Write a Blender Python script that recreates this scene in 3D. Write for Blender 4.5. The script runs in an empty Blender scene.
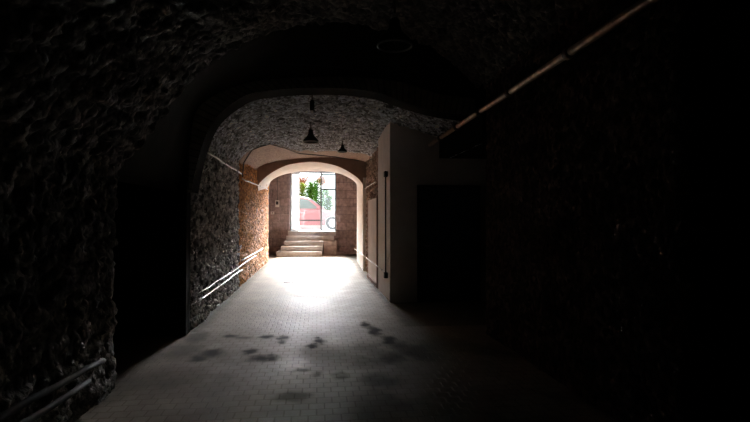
import bpy, bmesh, math, random
import numpy as np
from mathutils import Vector, Matrix

random.seed(7)
scene = bpy.context.scene
COL = scene.collection
PI = math.pi

# ------------------------------------------------------------------ numpy noise
def h2(ix, iy, seed):
    v = np.sin(ix * 127.1 + iy * 311.7 + seed * 74.7) * 43758.5453
    return v - np.floor(v)

def vnoise(u, v, seed=0):
    iu, iv = np.floor(u), np.floor(v)
    fu, fv = u - iu, v - iv
    fu = fu * fu * (3 - 2 * fu); fv = fv * fv * (3 - 2 * fv)
    a = h2(iu, iv, seed); b = h2(iu + 1, iv, seed)
    c = h2(iu, iv + 1, seed); d = h2(iu + 1, iv + 1, seed)
    return (a * (1 - fu) + b * fu) * (1 - fv) + (c * (1 - fu) + d * fu) * fv

def fbm(u, v, seed=0, n=4):
    t, a, s = 0, .5, 0
    for k in range(n):
        t = t + a * vnoise(u * 2 ** k, v * 2 ** k, seed + k); s += a; a *= .5
    return t / s

def voronoi(u, v, seed=0, jit=.85):
    iu, iv = np.floor(u), np.floor(v)
    f1 = np.full(u.shape, 9.0); f2 = np.full(u.shape, 9.0); rid = np.zeros(u.shape)
    for dx in (-1, 0, 1):
        for dy in (-1, 0, 1):
            cx, cy = iu + dx, iv + dy
            px = cx + .5 + (h2(cx, cy, seed) - .5) * jit
            py = cy + .5 + (h2(cx, cy, seed + 5) - .5) * jit
            d = np.hypot(u - px, v - py)
            r = h2(cx, cy, seed + 9)
            near = d < f1
            f2 = np.where(near, f1, np.minimum(f2, d))
            rid = np.where(near, r, rid)
            f1 = np.where(near, d, f1)
    return f1, f2, rid

def sm(x):
    x = np.clip(x, 0, 1)
    return x * x * (3 - 2 * x)

def stones(u, v, cu, cv, seed, amp, gap=.22, rough=.35):
    """height (m), tone 0..1 per stone, mortar 0..1 for a rubble face"""
    wu = u + .25 * cu * (fbm(u / cu * .9, v / cv * .9, seed + 20, 2) - .5) * 2
    wv = v + .35 * cv * (fbm(u / cu * .9, v / cv * .9, seed + 30, 2) - .5) * 2
    f1, f2, rid = voronoi(wu / cu, wv / cv, seed)
    body = sm((f2 - f1) / gap)
    h = amp * body * (.25 + .75 * rid) + amp * rough * ((fbm(u / .07, v / .07, seed + 3, 4) - .5) * 1.6 + (vnoise(u / .028, v / .028, seed + 60) - .5) * .8)
    tone = np.mod(rid * 7.31, 1.0)
    return h, tone, 1 - body

# ------------------------------------------------------------------ object helpers
def tag(o, label=None, cat=None, group=None, kind=None):
    if label: o['label'] = label
    if cat: o['category'] = cat
    if group: o['group'] = group
    if kind: o['kind'] = kind
    return o

def empty(name, loc=(0, 0, 0), rz=0, **k):
    o = bpy.data.objects.new(name, None); COL.objects.link(o)
    o.empty_display_size = .1
    o.location = loc; o.rotation_euler = (0, 0, rz)
    return tag(o, **k)

def mesh_obj(name, verts, faces, mat, parent=None, smooth=False, **k):
    me = bpy.data.meshes.new(name)
    me.from_pydata(verts, [], faces); me.update()
    if smooth:
        me.polygons.foreach_set('use_smooth', [True] * len(me.polygons))
    if mat: me.materials.append(mat)
    o = bpy.data.objects.new(name, me); COL.objects.link(o)
    if parent: o.parent = parent
    return tag(o, **k)

def bm_obj(name, bm, mat, parent=None, smooth=False, bevel=0, **k):
    if bevel:
        bmesh.ops.bevel(bm, geom=[e for e in bm.edges if e.is_manifold and e.calc_face_angle(0) > .6],
                        offset=bevel, segments=2, affect='EDGES', profile=.6)
    bmesh.ops.recalc_face_normals(bm, faces=bm.faces)
    me = bpy.data.meshes.new(name); bm.to_mesh(me); bm.free()
    if smooth:
        me.polygons.foreach_set('use_smooth', [True] * len(me.polygons))
    me.materials.append(mat)
    o = bpy.data.objects.new(name, me); COL.objects.link(o)
    if parent: o.parent = parent
    return tag(o, **k)

def box(bm, x0, x1, y0, y1, z0, z1):
    vs = [bm.verts.new(p) for p in ((x0, y0, z0), (x1, y0, z0), (x1, y1, z0), (x0, y1, z0),
                                    (x0, y0, z1), (x1, y0, z1), (x1, y1, z1), (x0, y1, z1))]
    for f in ((0, 3, 2, 1), (4, 5, 6, 7), (0, 1, 5, 4), (1, 2, 6, 5), (2, 3, 7, 6), (3, 0, 4, 7)):
        bm.faces.new([vs[i] for i in f])
    return vs

def boxes(name, bl, mat, parent=None, bevel=0, **k):
    bm = bmesh.new()
    for b in bl: box(bm, *b)
    return bm_obj(name, bm, mat, parent, bevel=bevel, **k)

def tube(bm, pts, r, n=10, caps=True):
    pts = [Vector(p) for p in pts]
    rings = []
    up = Vector((0, 0, 1))
    for i, p in enumerate(pts):
        d = (pts[min(i + 1, len(pts) - 1)] - pts[max(i - 1, 0)]).normalized()
        a = d.cross(up)
        if a.length < .05: a = d.cross(Vector((1, 0, 0)))
        a.normalize(); b = a.cross(d)
        rr = r[i] if isinstance(r, (list, tuple)) else r
        rings.append([bm.verts.new(p + (a * math.cos(t) + b * math.sin(t)) * rr)
                      for t in [2 * PI * k / n for k in range(n)]])
    for A, B in zip(rings, rings[1:]):
        for k in range(n):
            bm.faces.new((A[k], A[(k + 1) % n], B[(k + 1) % n], B[k]))
    if caps:
        bm.faces.new(rings[0][::-1]); bm.faces.new(rings[-1])

def tube_obj(name, pts, r, mat, parent=None, n=10, **k):
    bm = bmesh.new(); tube(bm, pts, r, n)
    return bm_obj(name, bm, mat, parent, smooth=True, **k)

def lathe(name, prof, mat, parent=None, n=28, loc=(0, 0, 0), **k):
    bm = bmesh.new(); rings = []
    for r, z in prof:
        rings.append([bm.verts.new((max(r, 1e-4) * math.cos(2 * PI * i / n), max(r, 1e-4) * math.sin(2 * PI * i / n), z)) for i in range(n)])
    for A, B in zip(rings, rings[1:]):
        for i in range(n):
            bm.faces.new((A[i], A[(i + 1) % n], B[(i + 1) % n], B[i]))
    o = bm_obj(name, bm, mat, parent, smooth=True, **k)
    o.location = loc
    return o

def resample(poly, n):
    P = np.array(poly, float)
    s = np.concatenate([[0], np.cumsum(np.linalg.norm(np.diff(P, axis=0), axis=1))])
    t = np.linspace(0, s[-1], n)
    return np.stack([np.interp(t, s, P[:, k]) for k in range(P.shape[1])], 1)

def catmull(poly, m=8):
    P = [np.array(p, float) for p in poly]
    P = [2 * P[0] - P[1]] + P + [2 * P[-1] - P[-2]]
    out = []
    for i in range(1, len(P) - 2):
        for k in range(m):
            t = k / m
            out.append(.5 * ((2 * P[i]) + (P[i + 1] - P[i - 1]) * t + (2 * P[i - 1] - 5 * P[i] + 4 * P[i + 1] - P[i + 2]) * t * t
                             + (3 * P[i] - P[i - 1] - 3 * P[i + 1] + P[i + 2]) * t ** 3))
    out.append(P[-2])
    return np.array(out)

def grid_faces(nu, nv, flip=False):
    i = np.arange((nu - 1) * (nv - 1)); a = (i // (nv - 1)) * nv + i % (nv - 1)
    q = np.stack([a, a + 1, a + nv + 1, a + nv], 1)
    if flip: q = q[:, ::-1]
    return q.tolist()

def grid_obj(name, P, mat, attrs=None, flip=False, smooth=True, **k):
    """P: nu x nv x 3"""
    nu, nv = P.shape[:2]
    me = bpy.data.meshes.new(name)
    me.from_pydata(P.reshape(-1, 3).tolist(), [], grid_faces(nu, nv, flip)); me.update()
    me.polygons.foreach_set('use_smooth', [smooth] * len(me.polygons))
    for an, av in (attrs or {}).items():
        at = me.attributes.new(an, 'FLOAT', 'POINT')
        at.data.foreach_set('value', np.ascontiguousarray(av, dtype=np.float32).ravel())
    me.materials.append(mat)
    o = bpy.data.objects.new(name, me); COL.objects.link(o)
    return tag(o, **k)

def grid_normals(P):
    du = np.gradient(P, axis=0); dv = np.gradient(P, axis=1)
    n = np.cross(du, dv)
    return n / np.maximum(np.linalg.norm(n, axis=2, keepdims=True), 1e-9)

def displaced(name, P, toward, cu, cv, seed, amp, mat, gap=.22, rough=.35, mask=None, **k):
    """push a grid of points along its normal by a rubble height; 'toward' is a point on the room side"""
    d0 = np.linalg.norm(np.diff(P, axis=0), axis=2); d1 = np.linalg.norm(np.diff(P, axis=1), axis=2)
    u = np.concatenate([np.zeros((1, P.shape[1])), np.cumsum(d0, 0)], 0)
    u = np.broadcast_to(u.mean(1, keepdims=True), P.shape[:2])
    v = np.concatenate([np.zeros((P.shape[0], 1)), np.cumsum(d1, 1)], 1)
    v = np.broadcast_to(v.mean(0, keepdims=True), P.shape[:2])
    h, tone, mort = stones(u, v, cu, cv, seed, amp, gap, rough)
    N = grid_normals(P)
    mid = (P.shape[0] // 2, P.shape[1] // 2)
    if np.dot(N[mid], np.array(toward) - P[mid]) < 0: N = -N
    big = (fbm(u / .9, v / .9, seed + 50, 3) - .5) * amp * 1.0
    hh = h + big
    if mask is not None:
        hh = hh * (1 - .75 * mask)
    at = {'tone': tone, 'mortar': mort}
    if mask is not None: at['plaster'] = mask
    return grid_obj(name, P + N * hh[..., None], mat, at, **k)

def strip(path, z0, z1, res, rnd=.12):
    """vertical grid along a plan path with rounded corners"""
    pts = [np.array(p, float) for p in path]
    out = [pts[0]]
    for a, b, c in zip(pts, pts[1:], pts[2:]):
        p0 = b + (a - b) / np.linalg.norm(a - b) * rnd; p2 = b + (c - b) / np.linalg.norm(c - b) * rnd
        for t in np.linspace(0, 1, 6):
            out.append((1 - t) ** 2 * p0 + 2 * t * (1 - t) * b + t * t * p2)
    out.append(pts[-1])
    L = sum(np.linalg.norm(b - a) for a, b in zip(out, out[1:]))
    S = resample(out, max(3, int(L / res)))
    Z = np.linspace(z0, z1, max(2, int((z1 - z0) / res)))
    P = np.zeros((len(S), len(Z), 3))
    P[..., 0] = S[:, 0:1]; P[..., 1] = S[:, 1:2]; P[..., 2] = Z[None, :]
    return P

def loft(A, B, n):
    t = np.linspace(0, 1, n)[:, None, None]
    return A[None] * (1 - t) + B[None] * t

# ------------------------------------------------------------------ materials
def new_mat(name):
    m = bpy.data.materials.new(name); m.use_nodes = True
    nt = m.node_tree
    return m, nt, nt.nodes, nt.links, nt.nodes['Principled BSDF']

def plain(name, col, rough=.6, metal=0, spec=.5, var=0.0, vscale=8, bump=0, bscale=60, coat=0):
    m, nt, N, L, b = new_mat(name)
    b.inputs['Base Color'].default_value = (*col, 1); b.inputs['Roughness'].default_value = rough
    b.inputs['Metallic'].default_value = metal; b.inputs['Specular IOR Level'].default_value = spec
    b.inputs['Coat Weight'].default_value = coat
    tc = N.new('ShaderNodeTexCoord')
    if var:
        no = N.new('ShaderNodeTexNoise'); no.inputs['Scale'].default_value = vscale; no.inputs['Detail'].default_value = 6
        L.new(tc.outputs['Object'], no.inputs['Vector'])
        r = N.new('ShaderNodeValToRGB')
        r.color_ramp.elements[0].position = .3; r.color_ramp.elements[1].position = .7
        r.color_ramp.elements[0].color = (*[c * (1 - var) for c in col], 1)
        r.color_ramp.elements[1].color = (*[min(1, c * (1 + var)) for c in col], 1)
        L.new(no.outputs['Fac'], r.inputs['Fac']); L.new(r.outputs['Color'], b.inputs['Base Color'])
    if bump:
        n2 = N.new('ShaderNodeTexNoise'); n2.inputs['Scale'].default_value = bscale; n2.inputs['Detail'].default_value = 4
        L.new(tc.outputs['Object'], n2.inputs['Vector'])
        bp = N.new('ShaderNodeBump'); bp.inputs['Strength'].default_value = bump; bp.inputs['Distance'].default_value = .01
        L.new(n2.outputs['Fac'], bp.inputs['Height']); L.new(bp.outputs['Normal'], b.inputs['Normal'])
    return m

def rubble(name, cols, mortar, rough=.75, spec=.4, plaster=None, bump=.9, vs_=20, lo_=.3):
    """stone colours by the per-stone tone; mortar between"""
    m, nt, N, L, b = new_mat(name)
    a = N.new('ShaderNodeAttribute'); a.attribute_name = 'tone'
    r = N.new('ShaderNodeValToRGB'); r.color_ramp.interpolation = 'LINEAR'
    el = r.color_ramp.elements
    for i, c in enumerate(cols):
        p = i / (len(cols) - 1)
        e = el[0] if i == 0 else (el[1] if i == len(cols) - 1 else el.new(p))
        e.position = p; e.color = (*c, 1)
    L.new(a.outputs['Fac'], r.inputs['Fac'])
    tc = N.new('ShaderNodeTexCoord')
    no = N.new('ShaderNodeTexNoise'); no.inputs['Scale'].default_value = 22; no.inputs['Detail'].default_value = 8
    no.inputs['Roughness'].default_value = .7
    L.new(tc.outputs['Object'], no.inputs['Vector'])
    mr = N.new('ShaderNodeMapRange'); mr.inputs['From Min'].default_value = .3; mr.inputs['From Max'].default_value = .7
    mr.inputs['To Min'].default_value = .55; mr.inputs['To Max'].default_value = 1.35
    L.new(no.outputs['Fac'], mr.inputs['Value'])
    mul = N.new('ShaderNodeMix'); mul.data_type = 'RGBA'; mul.blend_type = 'MULTIPLY'; mul.inputs['Factor'].default_value = 1
    L.new(r.outputs['Color'], mul.inputs[6]); L.new(mr.outputs['Result'], mul.inputs[7])
    vo = N.new('ShaderNodeTexVoronoi'); vo.inputs['Scale'].default_value = vs_; vo.inputs['Randomness'].default_value = 1
    L.new(tc.outputs['Object'], vo.inputs['Vector'])
    sx = N.new('ShaderNodeSeparateXYZ'); L.new(vo.outputs['Color'], sx.inputs[0])
    vm = N.new('ShaderNodeMapRange'); vm.inputs['To Min'].default_value = lo_; vm.inputs['To Max'].default_value = 2 - lo_
    L.new(sx.outputs[0], vm.inputs['Value'])
    m0 = N.new('ShaderNodeMix'); m0.data_type = 'RGBA'; m0.blend_type = 'MULTIPLY'; m0.inputs['Factor'].default_value = 1
    L.new(mul.outputs[2], m0.inputs[6]); L.new(vm.outputs['Result'], m0.inputs[7])
    mul = m0
    am = N.new('ShaderNodeAttribute'); am.attribute_name = 'mortar'
    mx = N.new('ShaderNodeMix'); mx.data_type = 'RGBA'; mx.inputs[7].default_value = (*mortar, 1)
    L.new(am.outputs['Fac'], mx.inputs['Factor']); L.new(mul.outputs[2], mx.inputs[6])
    out = mx.outputs[2]
    if plaster:
        ap = N.new('ShaderNodeAttribute'); ap.attribute_name = 'plaster'
        m2 = N.new('ShaderNodeMix'); m2.data_type = 'RGBA'
        pl = N.new('ShaderNodeMix'); pl.data_type = 'RGBA'; pl.blend_type = 'MULTIPLY'; pl.inputs['Factor'].default_value = 1
        pl.inputs[6].default_value = (*plaster, 1); L.new(mr.outputs['Result'], pl.inputs[7])
        L.new(ap.outputs['Fac'], m2.inputs['Factor']); L.new(out, m2.inputs[6]); L.new(pl.outputs[2], m2.inputs[7])
        out = m2.outputs[2]
    L.new(out, b.inputs['Base Color'])
    b.inputs['Roughness'].default_value = rough; b.inputs['Specular IOR Level'].default_value = spec
    n2 = N.new('ShaderNodeTexNoise'); n2.inputs['Scale'].default_value = 30; n2.inputs['Detail'].default_value = 6
    L.new(tc.outputs['Object'], n2.inputs['Vector'])
    bp = N.new('ShaderNodeBump'); bp.inputs['Strength'].default_value = bump; bp.inputs['Distance'].default_value = .03
    ah = N.new('ShaderNodeMath'); ah.operation = 'MULTIPLY_ADD'; ah.inputs[1].default_value = -.8
    L.new(vo.outputs['Distance'], ah.inputs[0]); L.new(n2.outputs['Fac'], ah.inputs[2]); L.new(ah.outputs[0], bp.inputs['Height']); L.new(bp.outputs['Normal'], b.inputs['Normal'])
    return m

def masonry(name, c1, c2, mortar, bw, bh, axes='xz', rough=.8, bump=.8, ms=.012, spec=.3, uv=False):
    m, nt, N, L, b = new_mat(name)
    tc = N.new('ShaderNodeTexCoord')
    br = N.new('ShaderNodeTexBrick')
    if uv:
        L.new(tc.outputs['UV'], br.inputs['Vector'])
    else:
        sp = N.new('ShaderNodeSeparateXYZ'); cb = N.new('ShaderNodeCombineXYZ')
        L.new(tc.outputs['Object'], sp.inputs[0])
        L.new(sp.outputs['XYZ'.index(axes[0].upper())], cb.inputs[0]); L.new(sp.outputs['XYZ'.index(axes[1].upper())], cb.inputs[1])
        L.new(cb.outputs[0], br.inputs['Vector'])
    br.inputs['Color1'].default_value = (*c1, 1); br.inputs['Color2'].default_value = (*c2, 1); br.inputs['Mortar'].default_value = (*mortar, 1)
    br.inputs['Scale'].default_value = 1; br.inputs['Brick Width'].default_value = bw; br.inputs['Row Height'].default_value = bh
    br.inputs['Mortar Size'].default_value = ms; br.inputs['Mortar Smooth'].default_value = .3
    no = N.new('ShaderNodeTexNoise'); no.inputs['Scale'].default_value = 9; no.inputs['Detail'].default_value = 7
    L.new(tc.outputs['Object'], no.inputs['Vector'])
    mr = N.new('ShaderNodeMapRange'); mr.inputs['From Min'].default_value = .3; mr.inputs['From Max'].default_value = .7
    mr.inputs['To Min'].default_value = .65; mr.inputs['To Max'].default_value = 1.3
    L.new(no.outputs['Fac'], mr.inputs['Value'])
    mul = N.new('ShaderNodeMix'); mul.data_type = 'RGBA'; mul.blend_type = 'MULTIPLY'; mul.inputs['Factor'].default_value = 1
    L.new(br.outputs['Color'], mul.inputs[6]); L.new(mr.outputs['Result'], mul.inputs[7])
    L.new(mul.outputs[2], b.inputs['Base Color'])
    b.inputs['Roughness'].default_value = rough; b.inputs['Specular IOR Level'].default_value = spec
    sub = N.new('ShaderNodeMath'); sub.operation = 'SUBTRACT'
    L.new(no.outputs['Fac'], sub.inputs[0]); L.new(br.outputs['Fac'], sub.inputs[1])
    bp = N.new('ShaderNodeBump'); bp.inputs['Strength'].default_value = bump; bp.inputs['Distance'].default_value = .015
    L.new(sub.outputs[0], bp.inputs['Height']); L.new(bp.outputs['Normal'], b.inputs['Normal'])
    return m

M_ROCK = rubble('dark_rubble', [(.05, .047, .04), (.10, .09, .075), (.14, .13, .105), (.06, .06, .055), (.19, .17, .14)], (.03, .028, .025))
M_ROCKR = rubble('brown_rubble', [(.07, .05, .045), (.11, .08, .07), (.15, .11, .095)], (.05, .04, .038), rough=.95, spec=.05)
M_GREY = rubble('grey_rubble', [(.34, .36, .39), (.78, .80, .84), (.45, .47, .50), (.64, .65, .68), (.28, .29, .31), (.90, .90, .90)], (.11, .11, .12), lo_=.12, vs_=13)
M_ORANGE = rubble('orange_rubble', [(.56, .23, .065), (.80, .40, .11), (.40, .17, .06), (.80, .52, .24), (.60, .30, .11)], (.22, .10, .05))
M_BROWN = rubble('brown_stone', [(.22, .14, .10), (.32, .22, .17), (.16, .10, .08), (.40, .30, .24)], (.10, .065, .05))
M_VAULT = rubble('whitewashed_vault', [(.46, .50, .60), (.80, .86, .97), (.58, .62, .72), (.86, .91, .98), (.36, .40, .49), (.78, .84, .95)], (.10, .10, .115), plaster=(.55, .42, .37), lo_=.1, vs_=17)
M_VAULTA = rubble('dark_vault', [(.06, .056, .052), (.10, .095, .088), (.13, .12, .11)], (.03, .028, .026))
M_DARKPL_SHADE = plain('dark_plaster_shade', (.02, .019, .018), .95, spec=.03, var=.25, vscale=3, bump=.4)  # dark bay plaster, also painted shade on the rib soffit
M_RING = masonry('arch_brick', (.66, .61, .53), (.50, .46, .40), (.25, .23, .21), .085, .5, uv=True, ms=.012)
M_WHITE = plain('white_plaster', (.84, .81, .79), .8, var=.10, vscale=5, bump=.5, bscale=25)
M_PALE = plain('pale_painted_wall', (.80, .74, .70), .7, var=.07, vscale=4, bump=.2)
M_SPAN = plain('brown_plaster', (.25, .17, .14), .9, var=.2, vscale=4, bump=.5)
M_END = masonry('brown_ashlar', (.34, .25, .235), (.26, .195, .185), (.16, .125, .12), .62, .34)
M_STEP = plain('worn_grey_stone', (.50, .48, .465), .65, var=.15, vscale=9, bump=.4, bscale=40)
M_CHEEK = plain('rough_stone_block', (.42, .33, .30), .85, var=.3, vscale=9, bump=.8, bscale=30)
M_FRAME = plain('dark_grey_frame', (.12, .14, .14), .45)
M_WFRAME = plain('white_frame', (.78, .80, .80), .4)
M_PIPEW = plain('pale_grey_pipe', (.84, .85, .87), .35, spec=.6, var=.06, vscale=5)
M_PIPEG = plain('dull_grey_pipe', (.035, .035, .038), .7, spec=.2, var=.15)
M_RUST = plain('rusty_steel', (.60, .42, .30), .3, metal=.3, spec=.8, var=.4, vscale=14, bump=.3)
M_COUP = plain('dark_rust', (.16, .10, .075), .55, metal=.6, var=.3, vscale=20)
M_BLACK = plain('black_enamel', (.02, .022, .024), .6, spec=.3)
M_STEEL = plain('steel_clip', (.22, .22, .23), .6)
M_RIM = plain('rim_enamel_glint', (.30, .30, .30), .3, spec=.7)  # lighter than the shade: rim glint painted into the colour
M_CABLE = plain('black_cable', (.03, .03, .03), .5)
M_DOOR = plain('blue_black_door', (.03, .05, .085), .55, var=.15)
M_BOX = plain('cream_box', (.7, .66, .62), .5)
M_ASPH = plain('asphalt', (.30, .30, .31), .85, var=.1, vscale=20, bump=.3)
M_GWALL = plain('pale_garden_wall', (.72, .70, .66), .85, var=.06)

def glass_mat(name, col, alpha_mix, rough=.05):
    m, nt, N, L, b = new_mat(name)
    out = N['Material Output']
    tr = N.new('ShaderNodeBsdfTransparent'); tr.inputs[0].default_value = (*col, 1)
    gl = N.new('ShaderNodeBsdfGlossy'); gl.inputs['Roughness'].default_value = rough
    fr = N.new('ShaderNodeFresnel'); fr.inputs[0].default_value = 1.45
    mx = N.new('ShaderNodeMixShader'); L.new(fr.outputs[0], mx.inputs[0]); L.new(tr.outputs[0], mx.inputs[1]); L.new(gl.outputs[0], mx.inputs[2])
    last = mx
    if alpha_mix:
        tl = N.new('ShaderNodeBsdfTranslucent'); tl.inputs[0].default_value = (.82, .93, .95, 1)
        m2 = N.new('ShaderNodeMixShader'); m2.inputs[0].default_value = alpha_mix
        L.new(mx.outputs[0], m2.inputs[1]); L.new(tl.outputs[0], m2.inputs[2]); last = m2
    L.new(last.outputs[0], out.inputs['Surface'])
    N.remove(b)
    return m
M_GLASS = glass_mat('dusty_glass', (.93, .97, .98), .006)
M_FROST = glass_mat('frosted_glass', (.95, .98, 1), .75)
M_CLEAR = glass_mat('clear_glass', (.9, .95, .97), 0)

# floor material
def floor_mat():
    m, nt, N, L, b = new_mat('worn_stone_floor')
    tc = N.new('ShaderNodeTexCoord')
    n1 = N.new('ShaderNodeTexNoise'); n1.inputs['Scale'].default_value = 1.6; n1.inputs['Detail'].default_value = 9; n1.inputs['Roughness'].default_value = .65
    L.new(tc.outputs['Object'], n1.inputs['Vector'])
    r = N.new('ShaderNodeValToRGB')
    r.color_ramp.elements[0].position = .32; r.color_ramp.elements[0].color = (.29, .24, .185, 1)
    r.color_ramp.elements[1].position = .68; r.color_ramp.elements[1].color = (.50, .42, .33, 1)
    L.new(n1.outputs['Fac'], r.inputs['Fac'])
    br = N.new('ShaderNodeTexBrick'); br.inputs['Scale'].default_value = 1
    br.inputs['Brick Width'].default_value = .125; br.inputs['Row Height'].default_value = .125; br.inputs['Mortar Size'].default_value = .007
    br.inputs['Mortar Smooth'].default_value = .4; br.offset = 0.5
    br.inputs['Color1'].default_value = (1, 1, 1, 1); br.inputs['Color2'].default_value = (.86, .86, .86, 1); br.inputs['Mortar'].default_value = (.62, .60, .58, 1)
    L.new(tc.outputs['Object'], br.inputs['Vector'])
    mu = N.new('ShaderNodeMix'); mu.data_type = 'RGBA'; mu.blend_type = 'MULTIPLY'; mu.inputs['Factor'].default_value = 1
    L.new(r.outputs['Color'], mu.inputs[6]); L.new(br.outputs['Color'], mu.inputs[7])
    at = N.new('ShaderNodeAttribute'); at.attribute_name = 'stain_shade'
    mx = N.new('ShaderNodeMix'); mx.data_type = 'RGBA'; mx.inputs[7].default_value = (.022, .018, .015, 1)
    L.new(at.outputs['Fac'], mx.inputs['Factor']); L.new(mu.outputs[2], mx.inputs[6])
    L.new(mx.outputs[2], b.inputs['Base Color'])
    rr = N.new('ShaderNodeMapRange'); rr.inputs['From Min'].default_value = .3; rr.inputs['From Max'].default_value = .7
    rr.inputs['To Min'].default_value = .52; rr.inputs['To Max'].default_value = .72
    L.new(n1.outputs['Fac'], rr.inputs['Value'])
    ad = N.new('ShaderNodeMath'); ad.operation = 'MULTIPLY_ADD'; ad.inputs[1].default_value = .35
    L.new(at.outputs['Fac'], ad.inputs[0]); L.new(rr.outputs['Result'], ad.inputs[2]); L.new(ad.outputs[0], b.inputs['Roughness'])
    b.inputs['Specular IOR Level'].default_value = .08
    n2 = N.new('ShaderNodeTexNoise'); n2.inputs['Scale'].default_value = 18; n2.inputs['Detail'].default_value = 6
    L.new(tc.outputs['Object'], n2.inputs['Vector'])
    su = N.new('ShaderNodeMath'); su.operation = 'MULTIPLY_ADD'; su.inputs[1].default_value = -.8
    L.new(br.outputs['Fac'], su.inputs[0]); L.new(n2.outputs['Fac'], su.inputs[2])
    bp = N.new('ShaderNodeBump'); bp.inputs['Strength'].default_value = .6; bp.inputs['Distance'].default_value = .006
    L.new(su.outputs[0], bp.inputs['Height']); L.new(bp.outputs['Normal'], b.inputs['Normal'])
    return m
M_FLOOR = floor_mat()

# ------------------------------------------------------------------ floor with its dark stains and painted near-end shade
STAINS = [(.03, 6.2, .07, .13), (-.07, 6.0, .06, .10), (.0, 6.38, .04, .07), (-.42, 6.42, .06, .09), (-.62, 6.52, .08, .08), (-.40, 6.2, .05, .10),
          (-.60, 5.5, .10, .13), (-.75, 5.78, .09, .11), (-.48, 5.52, .07, .08), (-1.16, 5.78, .12, .16), (-1.09, 6.55, .08, .10), (-1.25, 5.55, .10, .14),
          (.69, 7.08, .06, .2), (.77, 6.67, .08, .28), (.88, 6.15, .09, .22), (.98, 5.9, .1, .2), (.22, 4.8, .06, .09), (.02, 4.9, .05, .07), (.81, 5.36, .12, .18),
          (-1.5, 6.55, .12, .3), (-1.48, 5.9, .18, .3), (-.16, 5.0, .09, .06), (-.9, 6.45, .1, .08), (1.15, 5.5, .16, .3), (.6, 4.6, .2, .2), (-.2, 4.3, .14, .12)]
ys = np.concatenate([np.arange(-3.2, 4.0, .12), np.arange(4.0, 7.6, .025), np.arange(7.6, 21.61, .1)])
xs = np.arange(-3.25, 3.251, .03)
FX, FY = np.meshgrid(xs, ys, indexing='ij')
wx = FX + (fbm(FX / .12, FY / .12, 2, 3) - .5) * .13; wy = FY + (fbm(FX / .12, FY / .12, 7, 3) - .5) * .2
st = np.zeros(FX.shape)
for k, (sx, sy, rx, ry) in enumerate(STAINS):
    d = np.hypot((wx - sx) / (rx * 1.25), (wy - sy) / (ry * 1.35))
    wgt = (.95 if k < 15 else .6)
    st = np.maximum(st, wgt * sm((1.25 - d) * 1.1))
grime_shade = sm((fbm(FX / .5, FY / .8, 11, 5) - .42) * 3) * sm((7.6 - FY) / 2.5) * (.45 + .3 * sm((FX - .2) / .8))  # patchy dirt; its growth towards the near end paints in the fading daylight
st = np.clip(st + grime_shade * (1 - st), 0, 1)
edge = np.maximum(sm((-1.42 - wx) / .22), sm((wx - 1.1) / .2)) * .55        # dirt gathered along the foot of the walls
st = np.clip(np.maximum(st, edge * (FY > 6.9)), 0, 1)
FZ = (fbm(FX / 1.1, FY / 1.1, 4, 3) - .5) * .016
FP = np.stack([FX, FY, FZ], 2)
fo = grid_obj('floor', FP, M_FLOOR, {'stain_shade': st}, flip=True, kind='structure')
for p_ in (1,):
    if fo.data.polygons[0].normal.z < 0:
        fo.data.flip_normals()
# joint across the floor
boxes('trim_1', [(-.77, .25, 11.98, 12.09, -.02, .012)], M_CABLE, kind='structure')

# ------------------------------------------------------------------ near section
ROOM = (0, 2, 1.5)
ST = dict(kind='structure')
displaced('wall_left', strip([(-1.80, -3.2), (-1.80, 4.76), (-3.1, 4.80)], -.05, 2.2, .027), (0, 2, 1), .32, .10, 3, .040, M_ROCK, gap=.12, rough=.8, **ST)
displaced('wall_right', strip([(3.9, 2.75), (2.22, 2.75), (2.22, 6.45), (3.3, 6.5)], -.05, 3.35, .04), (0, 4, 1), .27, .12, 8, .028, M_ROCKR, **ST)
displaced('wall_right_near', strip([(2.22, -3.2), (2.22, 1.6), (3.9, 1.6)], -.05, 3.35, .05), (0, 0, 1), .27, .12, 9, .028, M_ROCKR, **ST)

def skewY(X): return 4.76 + (X + 1.77) * .481
A_PROF = [(-1.84, 1.85), (-1.77, 2.03), (-1.6, 2.27), (-1.26, 2.82), (-.97, 3.16), (-.38, 3.57), (0, 3.72), (.49, 3.82), (1.02, 3.82), (1.6, 3.71), (2.05, 3.43), (2.27, 3.22), (2.35, 2.9)]
a = resample(catmull(A_PROF), 130)
Aend = np.stack([a[:, 0], skewY(a[:, 0]), a[:, 1]], 1)
Aback = np.stack([a[:, 0], np.full(len(a), -3.2), a[:, 1]], 1)
displaced('ceiling', loft(Aback, Aend, 190), (0, 2, 1), .20, .11, 14, .05, M_VAULTA, **ST)

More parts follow.
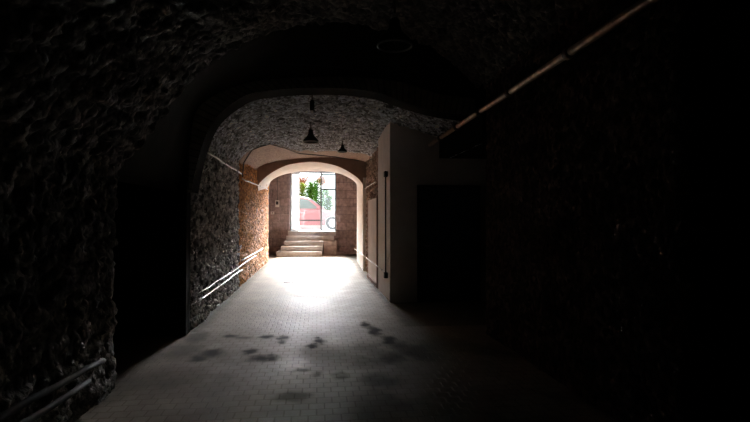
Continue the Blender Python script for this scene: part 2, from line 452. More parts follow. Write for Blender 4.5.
# ring of brick voussoirs that closes the cross bay
R_OUT = [(-1.80, 1.85), (-1.70, 2.3), (-1.66, 2.5), (-1.54, 3.0), (-.89, 3.33), (0, 3.43), (.6, 3.44), (1.14, 3.40), (1.7, 3.25), (2.27, 3.18), (2.4, 3.0)]
R_IN = [(-1.64, 1.85), (-1.60, 2.1), (-1.51, 2.46), (-1.36, 2.80), (-1.10, 3.05), (-.78, 3.20), (0, 3.28), (.7, 3.26), (1.09, 3.16), (1.6, 3.02), (2.3, 2.93), (2.4, 2.91)]
ro = resample(catmull(R_OUT), 130); ri = resample(catmull(R_IN), 130)
Rout = np.stack([ro[:, 0], np.full(130, 6.8), ro[:, 1]], 1)
grid_obj('ceiling_bay', loft(Aend, Rout, 30), M_DARKPL_SHADE, **ST)
def ring(name, mat):
    rows = [np.stack([ro[:, 0], np.full(130, 6.8), ro[:, 1]], 1), np.stack([ri[:, 0], np.full(130, 6.8), ri[:, 1]], 1),
            np.stack([ri[:, 0], np.full(130, 7.2), ri[:, 1]], 1), np.stack([ro[:, 0], np.full(130, 7.2), ro[:, 1]], 1)]
    P = np.stack(rows, 1)
    o = grid_obj(name, P, mat, smooth=False, **ST)
    o.data.materials.append(M_DARKPL_SHADE)
    o.data.polygons.foreach_set('material_index', [0 if i % 3 == 0 else 1 for i in range(len(o.data.polygons))])  # front face brick; soffit and back near-black, shade painted in
    s = np.concatenate([[0], np.cumsum(np.linalg.norm(np.diff(ri, axis=0), axis=1))]); w = [0, .2, .6, .8]
    uv = o.data.uv_layers.new(name='UVMap')
    n = np.zeros(len(o.data.loops), dtype=np.int32); o.data.loops.foreach_get('vertex_index', n)
    uv.data.foreach_set('uv', np.stack([s[n // 4], np.array(w)[n % 4]], 1).astype(np.float32).ravel())
    return o
ring('ceiling_rib', M_RING)

# cross bay: recesses on both sides
boxes('wall_left_recess', [(-3.2, -3.0, 4.7, 7.0, -.05, 2.3), (-3.2, -1.80, 4.75, 6.9, 2.02, 2.35), (-3.2, -1.675, 6.70, 6.90, -.05, 2.44)], M_DARKPL_SHADE, **ST)
boxes('wall_right_recess', [(3.2, 3.4, 6.3, 9.0, -.05, 3.0), (2.2, 3.4, 6.47, 8.9, 2.6, 3.5), (3.85, 4.0, 1.4, 2.9, -.05, 3.4), (2.3, 4.0, 1.5, 2.85, 2.4, 3.4)], M_DARKPL_SHADE, **ST)

# ------------------------------------------------------------------ middle section
displaced('wall_left_middle', strip([(-1.95, 6.90), (-1.71, 6.90), (-1.71, 11.08)], -.05, 2.75, .018), (0, 8, 1), .12, .07, 21, .048, M_GREY, gap=.16, rough=.8, **ST)
displaced('wall_left_far', strip([(-1.715, 11.02), (-1.715, 17.95), (-2.2, 18.0)], -.05, 2.86, .028, .06), (0, 14, 1), .15, .09, 24, .038, M_ORANGE, gap=.18, rough=.7, **ST)
C_PROF = [(-1.80, 2.2), (-1.71, 2.45), (-1.55, 2.82), (-1.25, 3.10), (-.75, 3.29), (0, 3.38), (.7, 3.38), (1.3, 3.30), (1.75, 3.16), (2.25, 2.98), (2.4, 2.6)]
C_FAR = [(-1.82, 2.5), (-1.76, 2.80), (-1.62, 3.0), (-1.25, 3.13), (-.75, 3.22), (0, 3.28), (.7, 3.28), (1.3, 3.2), (1.75, 3.06), (2.25, 2.9), (2.4, 2.6)]
cn = resample(catmull(C_PROF), 190); cf = resample(catmull(C_FAR), 190)
CP = loft(np.stack([cn[:, 0], np.full(190, 7.05), cn[:, 1]], 1), np.stack([cf[:, 0], np.full(190, 14.55), cf[:, 1]], 1), 300)
ysplit = np.interp(CP[..., 0], [-1.8, -1.5, -1.03, -.75, -.45, .5, 1.4, 2.4], [11.0, 11.05, 11.2, 12.2, 13.0, 13.3, 13.2, 13.2])
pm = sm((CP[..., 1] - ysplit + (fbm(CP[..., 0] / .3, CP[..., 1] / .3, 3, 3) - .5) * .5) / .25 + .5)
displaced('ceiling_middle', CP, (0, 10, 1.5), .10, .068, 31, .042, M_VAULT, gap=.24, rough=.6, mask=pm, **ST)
def vault_z(X, Y):
    t = (Y - 7.05) / 7.5
    return np.interp(X, cn[:, 0], cn[:, 1]) * (1 - t) + np.interp(X, cf[:, 0], cf[:, 1]) * t

# pale closet standing into the tunnel on the right
boxes('wall_closet', [(1.30, 3.3, 8.86, 10.62, -.05, 3.6)], M_PALE, bevel=.012, **ST)
displaced('wall_right_far', strip([(1.46, 10.55), (1.46, 14.55)], -.05, 3.35, .028), (0, 12, 1), .18, .11, 27, .06, M_BROWN, gap=.25, **ST)

# far section: white plastered arch, spandrel, room with the door
D_NEAR = [(-1.66, 2.30), (-1.64, 2.50), (-1.33, 2.79), (-.91, 3.02), (-.53, 3.11), (-.15, 3.145), (.25, 3.11), (.66, 3.00), (1.10, 2.75), (1.30, 2.55), (1.33, 2.45)]
D_FAR = [(-1.70, 2.60), (-1.62, 2.84), (-1.33, 3.02), (-.96, 3.13), (-.55, 3.19), (-.15, 3.21), (.35, 3.19), (.82, 3.12), (1.20, 2.95), (1.40, 2.78), (1.43, 2.6)]
dn = resample(catmull(D_NEAR), 80); df = resample(catmull(D_FAR), 80)
Dn = np.stack([dn[:, 0], np.full(80, 14.5), dn[:, 1]], 1); Df = np.stack([df[:, 0], np.full(80, 18.0), df[:, 1]], 1)
grid_obj('ceiling_far', loft(Dn, Df, 40), M_WHITE, **ST)
top = resample(catmull(C_FAR), 80).copy(); top = np.stack([np.clip(dn[:, 0] * 1.22, -1.9, 1.9), np.full(80, 14.5), np.full(80, 3.6)], 1)
grid_obj('wall_spandrel', loft(Dn, top, 12), M_SPAN, smooth=False, **ST)
grid_obj('wall_spandrel_back', loft(Df, np.stack([np.clip(df[:, 0] * 1.3, -2.2, 1.9), np.full(80, 18.0), np.full(80, 3.9)], 1), 6), M_SPAN, smooth=False, **ST)
bm = bmesh.new()
pv = [(1.33, 14.46), (1.60, 14.46), (1.75, 18.02), (1.43, 18.02)]
lo = [bm.verts.new((x, y, -.05)) for x, y in pv]; hi = [bm.verts.new((x, y, 2.7)) for x, y in pv]
bm.faces.new(lo[::-1]); bm.faces.new(hi)
for i in range(4): bm.faces.new((lo[i], lo[(i + 1) % 4], hi[(i + 1) % 4], hi[i]))
bm_obj('wall_right_arch', bm, M_WHITE, bevel=.015, **ST)
# end room
boxes('wall_end_sides', [(-2.3, -2.02, 18.0, 21.5, -.05, 3.8), (1.72, 2.0, 18.02, 21.5, -.05, 3.8)], M_SPAN, **ST)
boxes('ceiling_end', [(-2.3, 2.0, 17.95, 21.5, 3.62, 3.9)], M_SPAN, **ST)
boxes('wall_end', [(-2.6, -1.14, 21.4, 21.85, -.05, 4.2), (.82, 2.4, 21.4, 21.85, -.05, 4.2), (-1.14, .82, 21.4, 21.85, 3.53, 4.2), (-1.14, .82, 21.4, 21.85, -.05, .98)], M_END, **ST)
boxes('trim_2', [(.86, 1.70, 21.30, 21.40, 0, .10)], M_CHEEK, bevel=.01, **ST)

# building mass around the tunnel, unseen, added to stop sky light leaking in
boxes('wall_outer', [(-4.4, -4.1, -3.6, 21.9, -.3, 4.6), (4.1, 4.4, -3.6, 21.9, -.3, 4.6), (-4.4, 4.4, -3.6, -3.2, -.3, 4.6),
                     (-4.4, -2.6, 21.6, 21.9, -.3, 4.6), (2.4, 4.4, 21.6, 21.9, -.3, 4.6)], M_DARKPL_SHADE, **ST)
boxes('ceiling_outer', [(-4.4, 4.4, -3.6, 21.9, 4.2, 4.6)], M_DARKPL_SHADE, **ST)
boxes('floor_outer', [(-4.4, 4.4, -3.6, 21.9, -.4, -.06)], M_DARKPL_SHADE, **ST)

# ------------------------------------------------------------------ steps up to the door
stp = empty('stone_steps', (-.6, 20.0, 0), label='flight of worn grey stone steps rising to the bright doorway', cat='steps')
SX = [(-1.58, .20, 20.0), (-1.43, .23, 20.3), (-1.31, .26, 20.58), (-1.26, .70, 20.86), (-1.20, .80, 21.13)]
def stone_block(name, b, mat, parent, off, bev=.018):
    bm = bmesh.new(); box(bm, *b)
    for v in bm.verts: v.co -= Vector(off)
    return bm_obj(name, bm, mat, parent, bevel=bev)
for k, (x0, x1, y0) in enumerate(SX):
    stone_block('step', (x0, x1, y0, 21.39, k * .198, (k + 1) * .198), M_STEP, stp, stp.location)
ck = stone_block('cheek_block', (.27, .80, 20.62, 21.38, 0, .592), M_CHEEK, stp, stp.location, .03)
ck['label'] = 'rough brown stone block beside the steps'

# ------------------------------------------------------------------ glazed door
d1 = empty('door_1', (0, 21.62, .98), kind='structure')
def dbox(name, bl, mat, parent=d1, bevel=0):
    bm = bmesh.new()
    for b in bl: box(bm, *b)
    for v in bm.verts: v.co -= Vector(d1.location)
    o = bm_obj(name, bm, mat, None, bevel=bevel); o.parent = parent
    return o
dbox('door_frame', [(-1.14, -1.10, 21.55, 21.68, .98, 3.53), (.77, .82, 21.55, 21.68, .98, 3.53), (-1.10, .77, 21.55, 21.68, 3.48, 3.53)], M_FRAME)
dbox('mullion', [(.145, .205, 21.57, 21.66, .98, 3.48)], M_FRAME)
dbox('transom', [(.20, .77, 21.58, 21.65, 2.74, 2.80), (.20, .77, 21.58, 21.65, 3.40, 3.45)], M_FRAME)
dbox('bottom_rail', [(.20, .77, 21.58, 21.65, .98, 1.04)], M_WFRAME)
dbox('fixed_pane', [(.20, .77, 21.61, 21.62, 1.04, 2.75)], M_GLASS)
dbox('upper_pane', [(.20, .77, 21.61, 21.62, 2.80, 3.40)], M_GLASS)
lf = dbox('door_leaf', [(-1.10, -1.04, 21.58, 21.64, 1.0, 3.47), (-.79, -.74, 21.58, 21.64, 1.0, 3.47), (-1.04, -.79, 21.58, 21.64, 3.40, 3.47), (-1.04, -.79, 21.58, 21.64, 1.0, 1.10)], M_WFRAME)
pn = dbox('frosted_pane', [(-1.04, -.79, 21.605, 21.615, 1.10, 3.40)], M_FROST, lf)
dbox('door_sill', [(-1.13, .81, 21.42, 21.84, .981, 1.0)], M_WFRAME)

# ------------------------------------------------------------------ closet door, panel, bolt
d2 = empty('door_2', (1.82, 8.86, 0), kind='structure')
def rel(name, bl, mat, root, bevel=0, parent=None, **k):
    bm = bmesh.new()
    for b in bl: box(bm, *b)
    for v in bm.verts: v.co -= root.location
    o = bm_obj(name, bm, mat, parent or root, bevel=bevel, **k)
    return o
dl = rel('door_leaf', [(1.84, 2.90, 8.815, 8.85, .01, 2.06)], M_DOOR, d2, .004)
rel('door_frame', [(1.79, 1.84, 8.80, 8.86, 0, 2.11), (2.90, 2.95, 8.80, 8.86, 0, 2.11), (1.84, 2.90, 8.80, 8.86, 2.06, 2.11)], M_BLACK, d2)
hb = bmesh.new(); tube(hb, [(1.93 - 1.82, -.045, 1.02), (1.93 - 1.82, -.09, 1.02), (2.04 - 1.82, -.09, 1.02)], .010, 8)
bm_obj('door_handle', hb, M_STEEL, dl, smooth=True)

pb = empty('wall_panel', (1.36, 11.85, 0), label='tall pale rectangular panel standing against the brown stone right wall', cat='panel')
rel('panel_board', [(1.305, 1.40, 10.92, 12.75, .02, 1.97)], M_PALE, pb, .012)
rel('edge_strip', [(1.295, 1.41, 10.80, 10.92, .0, 1.99)], M_SPAN, pb, .006)
rel('plinth', [(1.27, 1.42, 10.92, 12.78, .0, .10)], M_CHEEK, pb, .008)

bl_ = empty('door_bolt', (1.285, 9.18, .46), label='long thin dark upright bolt rod on the pale closet wall edge', cat='bolt')
tube_obj('rod', [(-.022, 0, -.05), (-.022, 0, 1.93)], .013, M_BLACK, bl_, 8)
for z in (0.0, 1.87):
    bm = bmesh.new(); box(bm, -.05, .014, -.07, .07, z - .05, z + .05)
    bm_obj('bracket', bm, M_BLACK, bl_, bevel=.006)

# ------------------------------------------------------------------ pipes and conduits
def pipe(name, pts, r, mat, label, cat, clamps=(), group=None, couplings=(), cm=None, n=10):
    base = Vector(pts[0]); root = empty(name, base, label=label, cat=cat, group=group)
    P = [Vector(p) - base for p in pts]
    # gentle sag so long runs are not ruler straight
    tube_obj('pipe_run', P, r, mat, root, n)
    a, b = P[0], P[-1]
    for t in clamps:
        c = a.lerp(b, t); d = (b - a).normalized() * .02
        o = tube_obj('clamp', [c - d, c + d], r * 1.45, cm or M_STEEL, root, n)
    for t in couplings:
        c = a.lerp(b, t); d = (b - a).normalized() * .035
        tube_obj('coupling', [c - d, c - d * .9, c + d * .9, c + d], [r * 1.25, r * 1.5, r * 1.5, r * 1.25], cm or M_COUP, root, 12)
    return root
def run(x, y0, y1, z0, z1, n=9, wob=.008, seed=0):
    rnd = random.Random(seed)
    return [(x + rnd.uniform(-wob, wob) * .6, y0 + (y1 - y0) * i / n, z0 + (z1 - z0) * i / n + rnd.uniform(-wob, wob)) for i in range(n + 1)]
pipe('wall_conduit', run(-1.585, 6.95, 10.75, 2.47, 2.455, seed=1), .016, M_PIPEW, 'pale conduit high on the grey rubble wall, left side', 'pipe', (.15, .5, .85))
pipe('wall_conduit', run(-1.585, 10.9, 16.4, 2.35, 2.46, seed=2), .015, M_PIPEW, 'pale conduit high on the orange stone wall', 'pipe', (.2, .6))
pipe('water_pipe', run(-1.585, 6.72, 10.9, .49, .51, seed=3), .012, M_PIPEW, 'upper of two white pipes low on the grey rubble wall', 'pipe', (.1, .4, .7, .95), 'low pipes along the left wall')
pipe('water_pipe', run(-1.585, 6.72, 10.95, .385, .42, seed=4), .012, M_PIPEW, 'lower of two white pipes low on the grey rubble wall', 'pipe', (.12, .42, .72, .93), 'low pipes along the left wall')
pipe('water_pipe', run(-1.615, 11.0, 15.3, .60, .615, seed=5), .011, M_PIPEW, 'upper pale pipe low along the orange stone wall', 'pipe', (.2, .7), 'low pipes along the left wall')
pipe('water_pipe', run(-1.615, 11.0, 13.6, .50, .53, seed=6), .013, M_PIPEW, 'lower pale pipe low along the orange stone wall', 'pipe', (.3, .8), 'low pipes along the left wall')
pipe('water_pipe', run(-1.68, 1.2, 4.2, .52, .38, seed=7), .022, M_PIPEG, 'upper dull pipe at the foot of the dark rubble wall', 'pipe', (.5,), 'low pipes along the left wall')
pipe('water_pipe', run(-1.68, 1.2, 3.95, .38, .29, seed=8), .022, M_PIPEG, 'lower dull pipe at the foot of the dark rubble wall', 'pipe', (.5,), 'low pipes along the left wall')
rp = pipe('steel_pipe', run(2.03, 1.0, 8.86, 2.85, 2.845, 14, .003, seed=9), .034, M_RUST, 'rusty steel pipe running high along the dark right wall', 'pipe',
          (), None, (.36, .52, .645, .775, .90), M_COUP, 14)
for y in (3.4, 5.4):
    bm = bmesh.new(); tube(bm, [(0, y - 1.0, -.0), (.16, y - 1.0, 0)], .012, 8)
    bm_obj('bracket', bm, M_COUP, rp, smooth=True)
pipe('wall_conduit', run(1.355, 11.6, 15.0, 2.37, 2.37, seed=10), .011, M_PIPEW, 'short pale conduit high on the brown stone right wall', 'pipe', (.3, .8))
pipe('wall_conduit', [(1.27, 9.35, .50), (1.27, 10.9, .50), (1.27, 12.0, .49), (1.29, 14.4, .48), (1.29, 17.0, .47)], .011, M_PIPEW, 'thin pale conduit low along the right wall past the closet', 'pipe', (.05, .25, .5, .8))
cpts = [(-1.60, 11.04, 2.40), (-1.57, 11.04, 2.72)]
for X, Y in ((-1.4, 11.05), (-1.22, 11.1), (-1.03, 11.15), (-.75, 12.2), (-.45, 13.3), (0, 13.75), (.5, 14.1), (1.2, 14.35)):
    cpts.append((X, Y, float(vault_z(X, Y)) - .045))
pipe('ceiling_conduit', cpts, .013, M_CABLE, 'dark conduit crossing the plastered vault before the white arch', 'conduit')
pipe('ceiling_cable', [(-.46, 6.35, 3.46), (.2, 6.42, 3.47), (1.05, 6.52, 3.42)], .013, M_PIPEG, 'thin grey cable across the dark bay ceiling', 'cable')
wp = []
for i in range(13):
    t = i / 12
    wp.append((2.1 - .05 * math.sin(t * PI), 4.70 - .42 * t, .66 - .12 * t + .06 * math.cos(t * 5)))
w_ = pipe('loose_wire', wp, .005, M_PIPEG, 'short loose pale wire end low by the dark right wall', 'wire')

# ------------------------------------------------------------------ pendant lamps
def lamp(x, y, zrim, dia, zceil, label):
    s = dia / .30
    root = empty('pendant_lamp', (x, y, zrim), label=label, cat='lamp', group='bell lamps under the vault')
    lathe('lamp_shade', [(.150 * s, 0), (.150 * s, .014 * s), (.135 * s, .05 * s), (.10 * s, .085 * s), (.065 * s, .12 * s), (.048 * s, .17 * s), (.044 * s, .22 * s), (.030 * s, .235 * s), (.010 * s, .24 * s),
                         (.010 * s, .232 * s), (.038 * s, .215 * s), (.042 * s, .17 * s), (.058 * s, .12 * s), (.094 * s, .082 * s), (.129 * s, .047 * s), (.144 * s, .012 * s), (.144 * s, 0), (.150 * s, 0)], M_BLACK, root)
    lathe('shade_rim', [(.150 * s, .010 * s), (.154 * s, .006 * s), (.154 * s, -.006 * s), (.148 * s, -.010 * s), (.142 * s, -.006 * s), (.142 * s, .006 * s), (.150 * s, .010 * s)], M_RIM, root)
    lathe('socket', [(.001, .27 * s), (.03 * s, .268 * s), (.034 * s, .25 * s), (.034 * s, .235 * s), (.001, .234 * s)], M_STEEL, root, 16)
    lathe('bulb', [(.001, .02 * s), (.02 * s, .024 * s), (.034 * s, .045 * s), (.036 * s, .065 * s), (.026 * s, .10 * s), (.016 * s, .13 * s), (.016 * s, .21 * s), (.001, .215 * s)], M_CLEAR, root, 16)
    tube_obj('stem', [(0, 0, .26 * s), (0, 0, zceil - zrim)], .010, M_CABLE, root, 8)
    lathe('ceiling_rose', [(.001, zceil - zrim - .03), (.03, zceil - zrim - .028), (.045, zceil - zrim), (.045, zceil - zrim + .02), (.001, zceil - zrim + .02)], M_CABLE, root, 16)
    return root
lamp(.68, 4.35, 3.03, .31, 3.82, 'nearest bell lamp, hanging in the dark near vault')
lamp(-.12, 9.5, 2.95, .30, 3.35, 'dark bell lamp hanging before the whitewashed vault centre')
lamp(.58, 11.5, 3.04, .22, 3.35, 'smallest bell lamp, dim, hanging beyond the whitewashed vault')
bh = empty('bulb_holder', (-.075, 7.32, 3.06), label='bare dark bulb holder with white tip under the brick rib', cat='lamp holder')
lathe('holder', [(.001, .02), (.028, .02), (.034, .05), (.034, .14), (.024, .17), (.001, .172)], M_BLACK, bh, 16)
lathe('bulb', [(.001, -.02), (.014, -.017), (.02, -.003), (.018, .012), (.012, .022), (.001, .024)], plain('white_bulb', (.9, .9, .88), .25), bh, 14)
tube_obj('stem', [(0, 0, .17), (0, 0, .30)], .008, M_CABLE, bh, 8)
hk = empty('ceiling_hook', (.50, 10.0, 3.38), label='small dark hook under the whitewashed vault', cat='hook')
hp = [(0, 0, .02), (0, 0, -.05)] + [(0.025 - .025 * math.cos(t), 0, -.05 - .03 * math.sin(t)) for t in np.linspace(.3, 3.6, 8)]
tube_obj('hook_body', hp, .011, M_BLACK, hk, 8)
lathe('plate', [(.001, -.012), (.035, -.012), (.035, .02), (.001, .02)], M_BLACK, hk, 14)

# ------------------------------------------------------------------ fittings on the end wall
eb = empty('meter_box', (-1.66, 21.4, 2.0), label='small pale meter box on brown end wall, left of the door', cat='box')
bm = bmesh.new(); box(bm, -.08, .08, -.09, .0, 0, .28); bm_obj('case', bm, M_BOX, eb, bevel=.008)
bm = bmesh.new(); box(bm, -.055, .055, -.098, -.09, .10, .24); bm_obj('window', bm, M_PIPEG, eb)
tube_obj('cable', [(0, -.04, .28), (0.01, -.04, .7), (0.0, -.03, 1.3)], .012, M_CABLE, eb, 8)
sb = empty('switch_box', (-1.86, 21.4, 1.70), label='tiny pale switch box low on the brown end wall', cat='switch')
bm = bmesh.new(); box(bm, -.07, .07, -.06, 0, 0, .11); bm_obj('case', bm, M_BOX, sb, bevel=.006)
bm = bmesh.new(); box(bm, -.02, .02, -.072, -.06, .03, .08); bm_obj('button', bm, M_PIPEG, sb)

# ------------------------------------------------------------------ outside
SZ = .97
boxes('street', [(-26, 26, 21.9, 60, SZ - .4, SZ)], M_ASPH, kind='structure')
boxes('kerb', [(-26, 26, 27.7, 27.9, SZ, SZ + .13)], M_GWALL, kind='structure')
boxes('wall_garden', [(-26, 26, 28.15, 28.4, SZ, SZ + .75)], M_GWALL, kind='structure')

def car():
    P_ = plain('faded_red_paint', (.20, .085, .09), .35, spec=.5, coat=.6)
    G_ = plain('tinted_glass', (.09, .12, .115), .1, spec=.8)
    T_ = plain('tyre_rubber', (.03, .03, .03), .8)
    R_ = plain('silver_rim', (.25, .26, .28), .3, metal=.6)
    Lm = plain('lamp_lens', (.8, .8, .78), .15)
    root = empty('car', (-.55, 26.1, SZ), label='faded red hatchback parked on the street outside the doorway', cat='car')
    W = .84
    # lower body: profile along x with wheel arches
    prof = [(-2.02, .32), (-2.05, .55), (-1.98, .88), (-1.90, .95), (.80, .93), (1.45, .86), (1.86, .72), (2.02, .52), (2.00, .28)]
    def arch(cx, r=.345):
        return [(cx + r * math.cos(t), .30 + r * math.sin(t)) for t in np.linspace(0, PI, 9)]
    bot = [(1.62, .22)] + arch(1.25) + [(.88, .2), (-.88, .2)] + arch(-1.25) + [(-1.62, .24)]
    poly = prof + bot
    bm = bmesh.new()
    A = [bm.verts.new((x, -W * (1 - .06 * max(0, abs(x) - 1.4) / .6), z)) for x, z in poly]
    B = [bm.verts.new((x, W * (1 - .06 * max(0, abs(x) - 1.4) / .6), z)) for x, z in poly]
    bm.faces.new(A); bm.faces.new(B[::-1])
    n = len(poly)
    for i in range(n): bm.faces.new((A[i], B[i], B[(i + 1) % n], A[(i + 1) % n]))
    bmesh.ops.bevel(bm, geom=[e for e in bm.edges if e.is_manifold and e.calc_face_angle(0) > 1.2], offset=.05, segments=3, affect='EDGES')
    bm_obj('body', bm, P_, root)
    # greenhouse
    st_ = [(-1.92, .94, .76, .94), (-1.62, .94, .76, 1.36), (-1.15, .94, .76, 1.52), (-.35, .94, .76, 1.55), (.12, .94, .76, 1.46), (.92, .93, .76, .93)]
    bm = bmesh.new(); rows = []
    for x, z0, w0, z1 in st_:
        f = (z1 - z0) / .6; w1 = w0 - .18 * f
        rows.append([bm.verts.new((x, -w0, z0)), bm.verts.new((x, -w1, z1 + 1e-3)), bm.verts.new((x, -w1 * .5, z1 + .03 * f + 1e-3)), bm.verts.new((x, w1 * .5, z1 + .03 * f + 1e-3)), bm.verts.new((x, w1, z1 + 1e-3)), bm.verts.new((x, w0, z0))])
    for a_, b_ in zip(rows, rows[1:]):
        for i in range(5): bm.faces.new((a_[i], a_[i + 1], b_[i + 1], b_[i]))
    bm_obj('roof', bm, P_, root)
    # glazing panels sit just proud of the greenhouse sides
    def side(pts, s, name):
        vs = []
        for x, z in pts:
            f = (z - .94) / .6
            vs.append((x, s * (.765 - .18 * f), z)); 
        t = [(x, y - s * .02, z) for x, y, z in vs]
        m_ = len(vs)
        fs = [tuple(range(m_)), tuple(range(2 * m_ - 1, m_ - 1, -1))] + [(i, (i + 1) % m_, m_ + (i + 1) % m_, m_ + i) for i in range(m_)]
        mesh_obj(name, vs + t, fs, G_, root)
    for s in (-1, 1):
        side([(-.30, .98), (.62, .98), (.10, 1.39), (-.30, 1.46)], s, 'front_window')
        side([(-1.18, .98), (-.38, .98), (-.38, 1.46), (-1.10, 1.44)], s, 'rear_window')
        side([(-1.66, 1.02), (-1.26, .98), (-1.20, 1.42), (-1.54, 1.30)], s, 'quarter_window')
    ws = [(.86, -.68, .98), (.86, .68, .98), (.17, .58, 1.45), (.17, -.58, 1.45)]
    mesh_obj('windscreen', ws + [(x + .03, y, z + .03) for x, y, z in ws], [(0, 1, 2, 3), (7, 6, 5, 4), (0, 4, 5, 1), (1, 5, 6, 2), (2, 6, 7, 3), (3, 7, 4, 0)], G_, root)
    for cx in (-1.25, 1.25):
        for s in (-1, 1):
            wh = empty('wheel', (cx, s * .74, .30)); wh.parent = root
            ty = lathe('tyre', [(.20, -.09), (.27, -.10), (.295, -.07), (.30, 0), (.295, .07), (.27, .10), (.20, .09), (.20, -.09)], T_, wh, 28)
            ty.rotation_euler = (PI / 2, 0, 0)
            bm = bmesh.new()
            for k in range(7):
                a_ = 2 * PI * k / 7
                vs = box(bm, -.02, .02, s * .055 if s > 0 else -.085, s * .085 if s > 0 else -.055, .03, .195)
                bmesh.ops.rotate(bm, verts=vs, cent=(0, 0, 0), matrix=Matrix.Rotation(a_, 3, 'Y'))
            tube(bm, [(0, s * .04, 0), (0, s * .095, 0)], .05, 14)
            tube(bm, [(0, -.08, 0), (0, s * .03, 0)] if s > 0 else [(0, .08, 0), (0, -.03, 0)], .20, 24)
            bm_obj('rim', bm, R_, wh)
    for s in (-1, 1):
        bm = bmesh.new(); box(bm, 1.70, 1.93, s * .70 - .09, s * .70 + .09, .58, .72); bm_obj('headlight', bm, Lm, root, bevel=.03)
        bm = bmesh.new(); box(bm, .50, .64, s * .86 - .09, s * .86 + .07, .97, 1.09); bm_obj('wing_mirror', bm, P_, root, bevel=.03)
        bm = bmesh.new(); box(bm, -.22, -.06, s * .845 - .02, s * .845 + .02, .76, .80); bm_obj('door_handle', bm, R_, root, bevel=.006)
        bm = bmesh.new(); box(bm, -.82, .80, s * .845 - .012, s * .845 + .012, .40, .46); bm_obj('side_trim', bm, T_, root, bevel=.004)
    return root
car().scale = (1.07, 1.0, 1.07)

LEAF = [plain('leaf_green', (.05, .12, .015), .8, spec=0, var=.3), plain('leaf_yellow_green', (.11, .15, .02), .8, spec=0, var=.3), plain('leaf_deep_green', (.03, .085, .02), .8, spec=0, var=.3)]
STEMM = plain('plant_stem', (.22, .24, .10), .7)
CORAL = plain('coral_blossom', (.20, .08, .045), .8, spec=0, var=.2)
def blade_plant(x, y, h, nb, mat, label, seed, spread=.35):
    rnd = random.Random(seed)
    root = empty('bamboo_plant', (x, y, SZ), label=label, cat='plant', group='tall leafy plants behind the garden wall')
    sbm = bmesh.new()
    tops = []
    for k in range(5):
        a_ = rnd.uniform(0, 2 * PI); r = rnd.uniform(.02, .16)
        b_ = Vector((r * math.cos(a_), r * math.sin(a_), 0)); t_ = b_ * 2.2 + Vector((0, 0, h * rnd.uniform(.72, .95)))
        tube(sbm, [b_, b_.lerp(t_, .5) * 1.0, t_], [.020, .016, .008], 6); tops.append((b_, t_))
    bm_obj('stems', sbm, STEMM, root, smooth=True)
    bm = bmesh.new()
    for k in range(int(nb * 2.6)):
        b_, t_ = rnd.choice(tops); f = rnd.uniform(.25, 1) ** .8
        p = b_.lerp(t_, f); a_ = rnd.uniform(0, 2 * PI); L_ = rnd.uniform(.35, .65); w = rnd.uniform(.024, .044)
        d = Vector((math.cos(a_), math.sin(a_), 0)); sd = Vector((-d.y, d.x, 0))
        el = rnd.uniform(.5, 1.3); pts = []
        for i in range(5):
            t = i / 4
            pts.append(p + d * (L_ * spread * 2 * t) + Vector((0, 0, L_ * (math.sin(el) * t - .75 * t * t))))
        prev = None
        for i, q in enumerate(pts):
            ww = w * math.sin(PI * (.12 + .86 * i / 4))
            cur = (bm.verts.new(q - sd * ww), bm.verts.new(q + Vector((0, 0, -.006))), bm.verts.new(q + sd * ww))
            if prev:
                bm.faces.new((prev[0], prev[1], cur[1], cur[0])); bm.faces.new((prev[1], prev[2], cur[2], cur[1]))
            prev = cur
    bm_obj('leaves', bm, mat, root, smooth=True)
    return root
for i, (x, y, h, nb, mi, lab) in enumerate([
        (-1.5, 29.0, 2.7, 220, 2, 'deep green leafy plant outside, behind the frosted door leaf'),
        (-1.0, 30.4, 3.0, 260, 1, 'yellow-green leafy plant outside, above the red car roof'),
        (-.42, 29.0, 2.95, 260, 0, 'bright green tall plant outside, middle of the door opening'),
        (.12, 30.6, 3.1, 220, 2, 'deep green tall plant outside, left of the door mullion'),
        (.70, 29.0, 2.4, 170, 0, 'green plant outside, seen through the fixed side pane'),
        (1.6, 30.6, 2.5, 150, 1, 'pale green plant outside, at the right edge of the side pane')]):
    blade_plant(x, y, h, nb, LEAF[mi], lab, 40 + i)
def blossom_tree(x, y, h, r, label, seed):
    rnd = random.Random(seed)
    root = empty('flowering_tree', (x, y, SZ), label=label, cat='tree', group='flowering trees across the street')
    tube_obj('trunk', [(0, 0, 0), (.04, 0, h * .4), (0, .03, h * .8), (0.02, 0, h)], [.06, .05, .035, .02], STEMM, root, 8)
    bm = bmesh.new()
    lobes = [Vector((rnd.uniform(-.7, .7), rnd.uniform(-.5, .5), rnd.uniform(-1.0, .5))) * r for _ in range(7)]
    for k in range(900):
        v = rnd.choice(lobes) + Vector((rnd.gauss(0, 1), rnd.gauss(0, 1), rnd.gauss(0, 1))) * r * .27
        c = Vector((0, 0, h)) + v; n_ = Vector((rnd.gauss(0, 1), rnd.gauss(0, 1), rnd.gauss(0, 1))).normalized()
        a_ = n_.orthogonal().normalized(); b_ = n_.cross(a_); s = rnd.uniform(.03, .055)
        vs = [bm.verts.new(c + a_ * s), bm.verts.new(c + b_ * s * .6 + n_ * .01), bm.verts.new(c - a_ * s), bm.verts.new(c - b_ * s * .6 + n_ * .01)]
        bm.faces.new(vs)
    bm_obj('blossom', bm, CORAL, root)
    return root
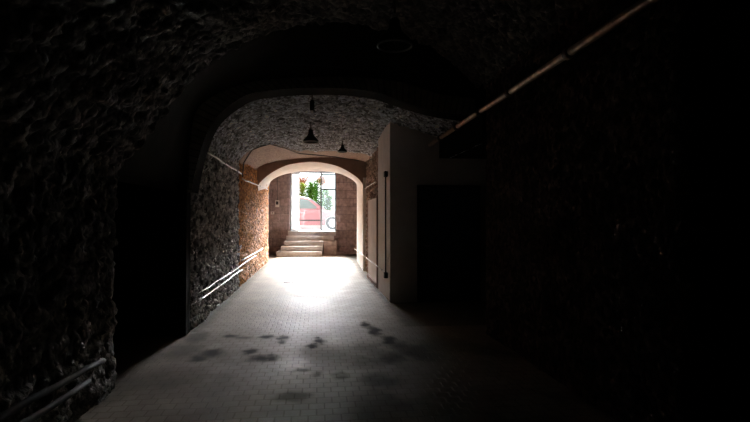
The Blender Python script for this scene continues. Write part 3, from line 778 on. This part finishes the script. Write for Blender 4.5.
blossom_tree(-.95, 31.5, 2.85, .42, 'coral flowering tree outside, beside the frosted door leaf', 5)
blossom_tree(.22, 31.8, 2.95, .34, 'coral flowering tree outside, by the top of the mullion', 6)

# ------------------------------------------------------------------ camera, light, world
cam = bpy.data.cameras.new('camera'); co = bpy.data.objects.new('camera', cam); COL.objects.link(co)
cam.sensor_width = 36; cam.lens = 24.0; cam.clip_start = .05; cam.clip_end = 200
co.location = (0, 0, 1.5)
co.rotation_euler = (PI / 2 + math.radians(.91), 0, -math.radians(6.62))
scene.camera = co

su = bpy.data.lights.new('low_sun', 'SUN'); su.energy = 135; su.angle = math.radians(45); su.color = (1.0, .97, .97)
so = bpy.data.objects.new('low_sun', su); COL.objects.link(so)
el, az = math.radians(31), math.radians(9)
dirv = Vector((-math.sin(az) * math.cos(el), -math.cos(az) * math.cos(el), -math.sin(el)))
so.rotation_euler = dirv.to_track_quat('-Z', 'Y').to_euler(); so.location = (4, 40, 12)

po = bpy.data.lights.new('doorway_portal', 'AREA'); po.shape = 'RECTANGLE'; po.size = 1.95; po.size_y = 2.54
po.cycles.is_portal = True
pp = bpy.data.objects.new('doorway_portal', po); COL.objects.link(pp); pp.location = (-.16, 21.9, 2.26)
pp.rotation_euler = Vector((0, -1, 0)).to_track_quat('-Z', 'Y').to_euler()

w = bpy.data.worlds.new('sky'); scene.world = w; w.use_nodes = True
bg = w.node_tree.nodes['Background']; bg.inputs[0].default_value = (.90, .96, 1.0, 1); bg.inputs[1].default_value = 2.6

vs = scene.view_settings
vs.view_transform = 'Standard'; vs.look = 'None'; vs.exposure = .35; vs.gamma = 1; vs.use_curve_mapping = False
try:
    scene.cycles.use_denoising = True
    scene.cycles.denoiser = 'OPENIMAGEDENOISE'
    scene.cycles.max_bounces = 14; scene.cycles.diffuse_bounces = 8; scene.cycles.glossy_bounces = 4
    scene.cycles.transparent_max_bounces = 16
    scene.cycles.caustics_reflective = False
    scene.cycles.sample_clamp_indirect = 6
except Exception:
    pass
